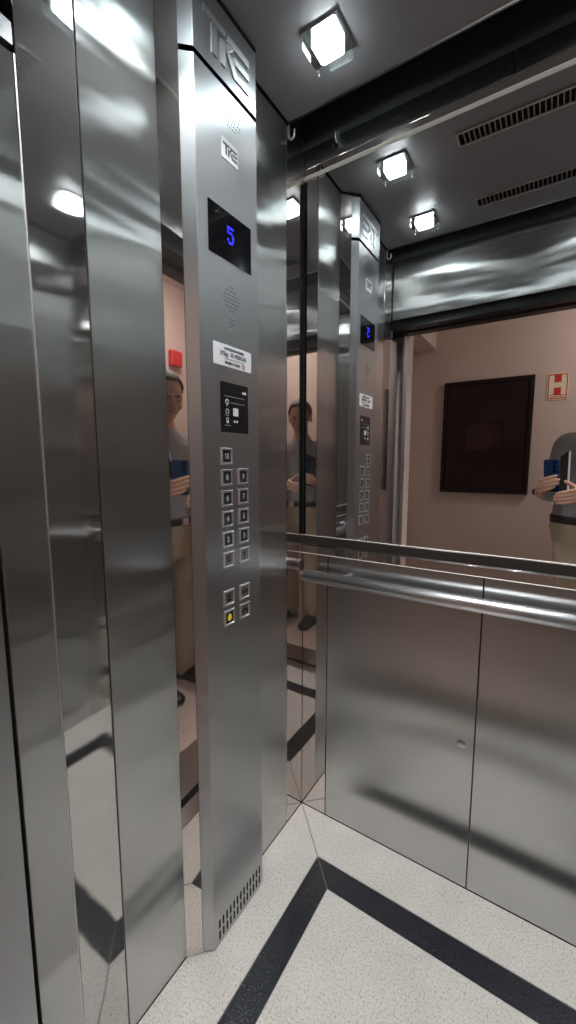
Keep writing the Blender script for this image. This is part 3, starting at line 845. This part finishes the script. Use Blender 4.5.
sb = bmesh.new()
torso(sb, 0.012, 0.92, 1.43); arm(sb, SHL, ELL, WRL, 0.011, 0.86); arm(sb, SHR, ELR, WRR, 0.011, 0.84)
remeshed('shirt', sb, 'shirt', pe, 0.008, 4)
cb = bmesh.new(); cxy = (PX - 0.011, PY + 0.014)
loft(cb, [(cxy[0], cxy[1] - 0.002, 1.400), (cxy[0], cxy[1] + 0.002, 1.425), (cxy[0], cxy[1] + 0.008, 1.442)], [(.094, .082), (.072, .070), (.067, .068)], 24, ref=(1, 0, 0), cap=False)
obj('collar', cb, 'shirt', pe, smooth=True)
tb = bmesh.new()
torso(tb, 0.014, 0.73, 0.965)
leg(tb, HIPL, KNL, ANL, 0.014, 0.024); leg(tb, HIPR, KNR, ANR, 0.014, 0.024)
remeshed('trousers', tb, 'trouser', pe, 0.008, 4)
bb = bmesh.new(); loft(bb, [(PX - 0.01, PY, 0.930), (PX - 0.01, PY, 0.968)], [(.2150, .1490), (.2130, .1495)], 40, ref=(1, 0, 0), cap=False)
be = obj('belt', bb, 'leather', pe, smooth=True)
obj('buckle', B(PX - 0.03, PX + 0.012, PY + 0.1485, PY + 0.155, 0.929, 0.969, bev=0.002), 'emboss', be)
for a in (ANL, ANR):
    s = bmesh.new()
    loft(s, [a + Vector((0, -0.055, -0.040)), a + Vector((0, 0.05, -0.042)), a + Vector((0, 0.165, -0.056))], [(.043, .042), (.044, .045), (.029, .040)], 18, ref=(0, 0, 1))
    for v in s.verts: v.co.z = max(v.co.z, 0.002)
    obj('shoe', s, 'leather', pe, smooth=True)
# hair, eyes, brows, mouth
hb = bmesh.new(); ell(hb, hd(0, -0.018, 0.036), (.083, .100, .090), HR, 32, 24)
cut = [v for v in hb.verts if (HR.transposed() @ (v.co - HC)).y > 0.050 - 0.9 * max(0, 0.075 - (HR.transposed() @ (v.co - HC)).z) or (HR.transposed() @ (v.co - HC)).z < -0.035]
cut = [v for v in cut if not ((HR.transposed() @ (v.co - HC)).z > 0.085)]
bmesh.ops.delete(hb, geom=cut, context='VERTS')
bmesh.ops.solidify(hb, geom=hb.faces[:], thickness=-0.006)
obj('hair', hb, 'hair', pe, smooth=True, label='short greying brown hair')
for s in (-1, 1):
    eb = bmesh.new(); ell(eb, hd(s * 0.030, 0.076, 0.000), (.0115, .009, .0052), HR)
    ey = obj('eye', eb, 'eye_white', pe, smooth=True)
    eb = bmesh.new(); ell(eb, hd(s * 0.030, 0.0845, -0.001), (.0050, .0030, .0050), HR)
    obj('iris', eb, 'eye_dark', ey, smooth=True)
    eb = bmesh.new(); loft(eb, [hd(s * 0.014, 0.091, 0.018), hd(s * 0.030, 0.089, 0.023), hd(s * 0.048, 0.078, 0.017)], [.0028, .0034, .0022], 8)
    obj('eyebrow', eb, 'hair', pe, smooth=True)
mb = bmesh.new(); loft(mb, [hd(-0.022, 0.080, -0.057), hd(-0.008, 0.089, -0.055), hd(0.008, 0.089, -0.055), hd(0.022, 0.080, -0.057)], [.003, .0062, .0062, .003], 10)
obj('mouth', mb, 'lip', pe, smooth=True)
# wristwatch
wdir = (ELL - WRL).normalized(); wc = WRL + wdir * 0.012
wb_ = bmesh.new()
zx = wdir.orthogonal().normalized(); zy = wdir.cross(zx)
n = 28
for k in range(n):
    a0, a1 = 2 * PI * k / n, 2 * PI * (k + 1) / n
    q = []
    for r in (0.0270, 0.0310):
        for w in (-0.009, 0.009):
            for a in (a0, a1): q.append(wb_.verts.new(wc + wdir * w + (zx * math.cos(a) + zy * math.sin(a)) * r))
    for f in ((0, 1, 3, 2), (4, 6, 7, 5), (0, 4, 5, 1), (2, 3, 7, 6)): wb_.faces.new([q[i] for i in f])
bmesh.ops.remove_doubles(wb_, verts=wb_.verts, dist=1e-5)
wa = obj('wristwatch', wb_, 'chrome', pe, label='steel wristwatch on the left wrist')
out = (fwd * 0.8 - rgt * 0.6); out = (out - wdir * out.dot(wdir)).normalized()
wf_ = bmesh.new(); loft(wf_, [wc + out * 0.029, wc + out * 0.036], [.0165, .0160], 24, cap=False)
obj('watch_face', wf_, 'gloss_black', wa)

# phone
pt = thing('mobile_phone', 'dark blue mobile phone held upright in both hands', 'phone', tuple(ph(-0.015, -0.007, -0.065)))
def ph_prism(poly, d0, d1):
    bm = bmesh.new()
    lo = [bm.verts.new(ph(u, d0, v)) for u, v in poly]; hi = [bm.verts.new(ph(u, d1, v)) for u, v in poly]
    k = len(poly); bm.faces.new(lo); bm.faces.new(hi[::-1])
    for i in range(k): bm.faces.new((lo[i], hi[i], hi[(i + 1) % k], lo[(i + 1) % k]))
    return bm
bm = ph_prism(rrect(-0.053, 0.021, -0.142, 0.015, 0.010), -0.0105, -0.0030); obj('case', bm, 'phone_blue', pt)
bm = ph_prism(rrect(-0.051, 0.019, -0.140, 0.013, 0.009), -0.0112, -0.0104); obj('screen', bm, 'phone_glass', pt)
for v in (0.0, -0.019, -0.038):
    bm = ph_prism([(0.0065 * math.cos(2 * PI * k / 20) + 0.0, 0.0065 * math.sin(2 * PI * k / 20) + v) for k in range(20)], -0.0031, -0.0015)
    obj('camera_lens', bm, 'gloss_black', pt)

# folder pinned under the forearm
fo = thing('document_folder', 'slim black folder with white pages held against the chest behind the phone', 'folder', (0.752, -1.345, 1.190))
R3 = Matrix.Rotation(math.radians(-17), 3, 'Z') @ Matrix.Rotation(math.radians(16), 3, 'X') @ Matrix.Rotation(math.radians(4), 3, 'Y')
def fbox(a, b, c, d, e, f):
    bm = B(a, b, c, d, e, f, bev=0.0012); bm.transform(R3.to_4x4()); bmesh.ops.translate(bm, vec=(0.752, -1.345, 1.190), verts=bm.verts); return bm
obj('cover', merge(fbox(-0.007, -0.0045, -0.055, 0.055, -0.10, 0.110), fbox(0.0045, 0.007, -0.055, 0.050, -0.10, 0.110), fbox(-0.0045, 0.0045, -0.055, -0.0525, -0.10, 0.110)), 'leather', fo)
obj('pages', fbox(-0.0040, 0.0040, -0.050, 0.058, -0.097, 0.107), 'paper', fo)

# ------------------------------------------------------------------ camera, world, colour
cam = bpy.data.cameras.new('camera'); co = bpy.data.objects.new('camera', cam); COL.objects.link(co)
co.location = CAM
co.rotation_euler = Matrix((rgt, upv, -fwd)).transposed().to_euler()
cam.sensor_fit = 'VERTICAL'; cam.sensor_height = 24.0
cam.lens = 406.3632 / 1024 * 24.0
cam.clip_start = 0.005; cam.clip_end = 50
S.camera = co

w = bpy.data.worlds.new('world'); S.world = w; w.use_nodes = True
w.node_tree.nodes['Background'].inputs[0].default_value = (0.8, 0.75, 0.72, 1)
w.node_tree.nodes['Background'].inputs[1].default_value = 0.02

S.view_settings.view_transform = 'Standard'; S.view_settings.look = 'None'
S.view_settings.gamma = 1.0; S.view_settings.use_curve_mapping = False
S.view_settings.exposure = 0.22
c = S.cycles
c.max_bounces = 16; c.glossy_bounces = 14; c.diffuse_bounces = 5; c.transmission_bounces = 8; c.transparent_max_bounces = 12
c.sample_clamp_indirect = 6.0; c.caustics_reflective = True; c.caustics_refractive = False; c.blur_glossy = 0.3
c.use_denoising = True
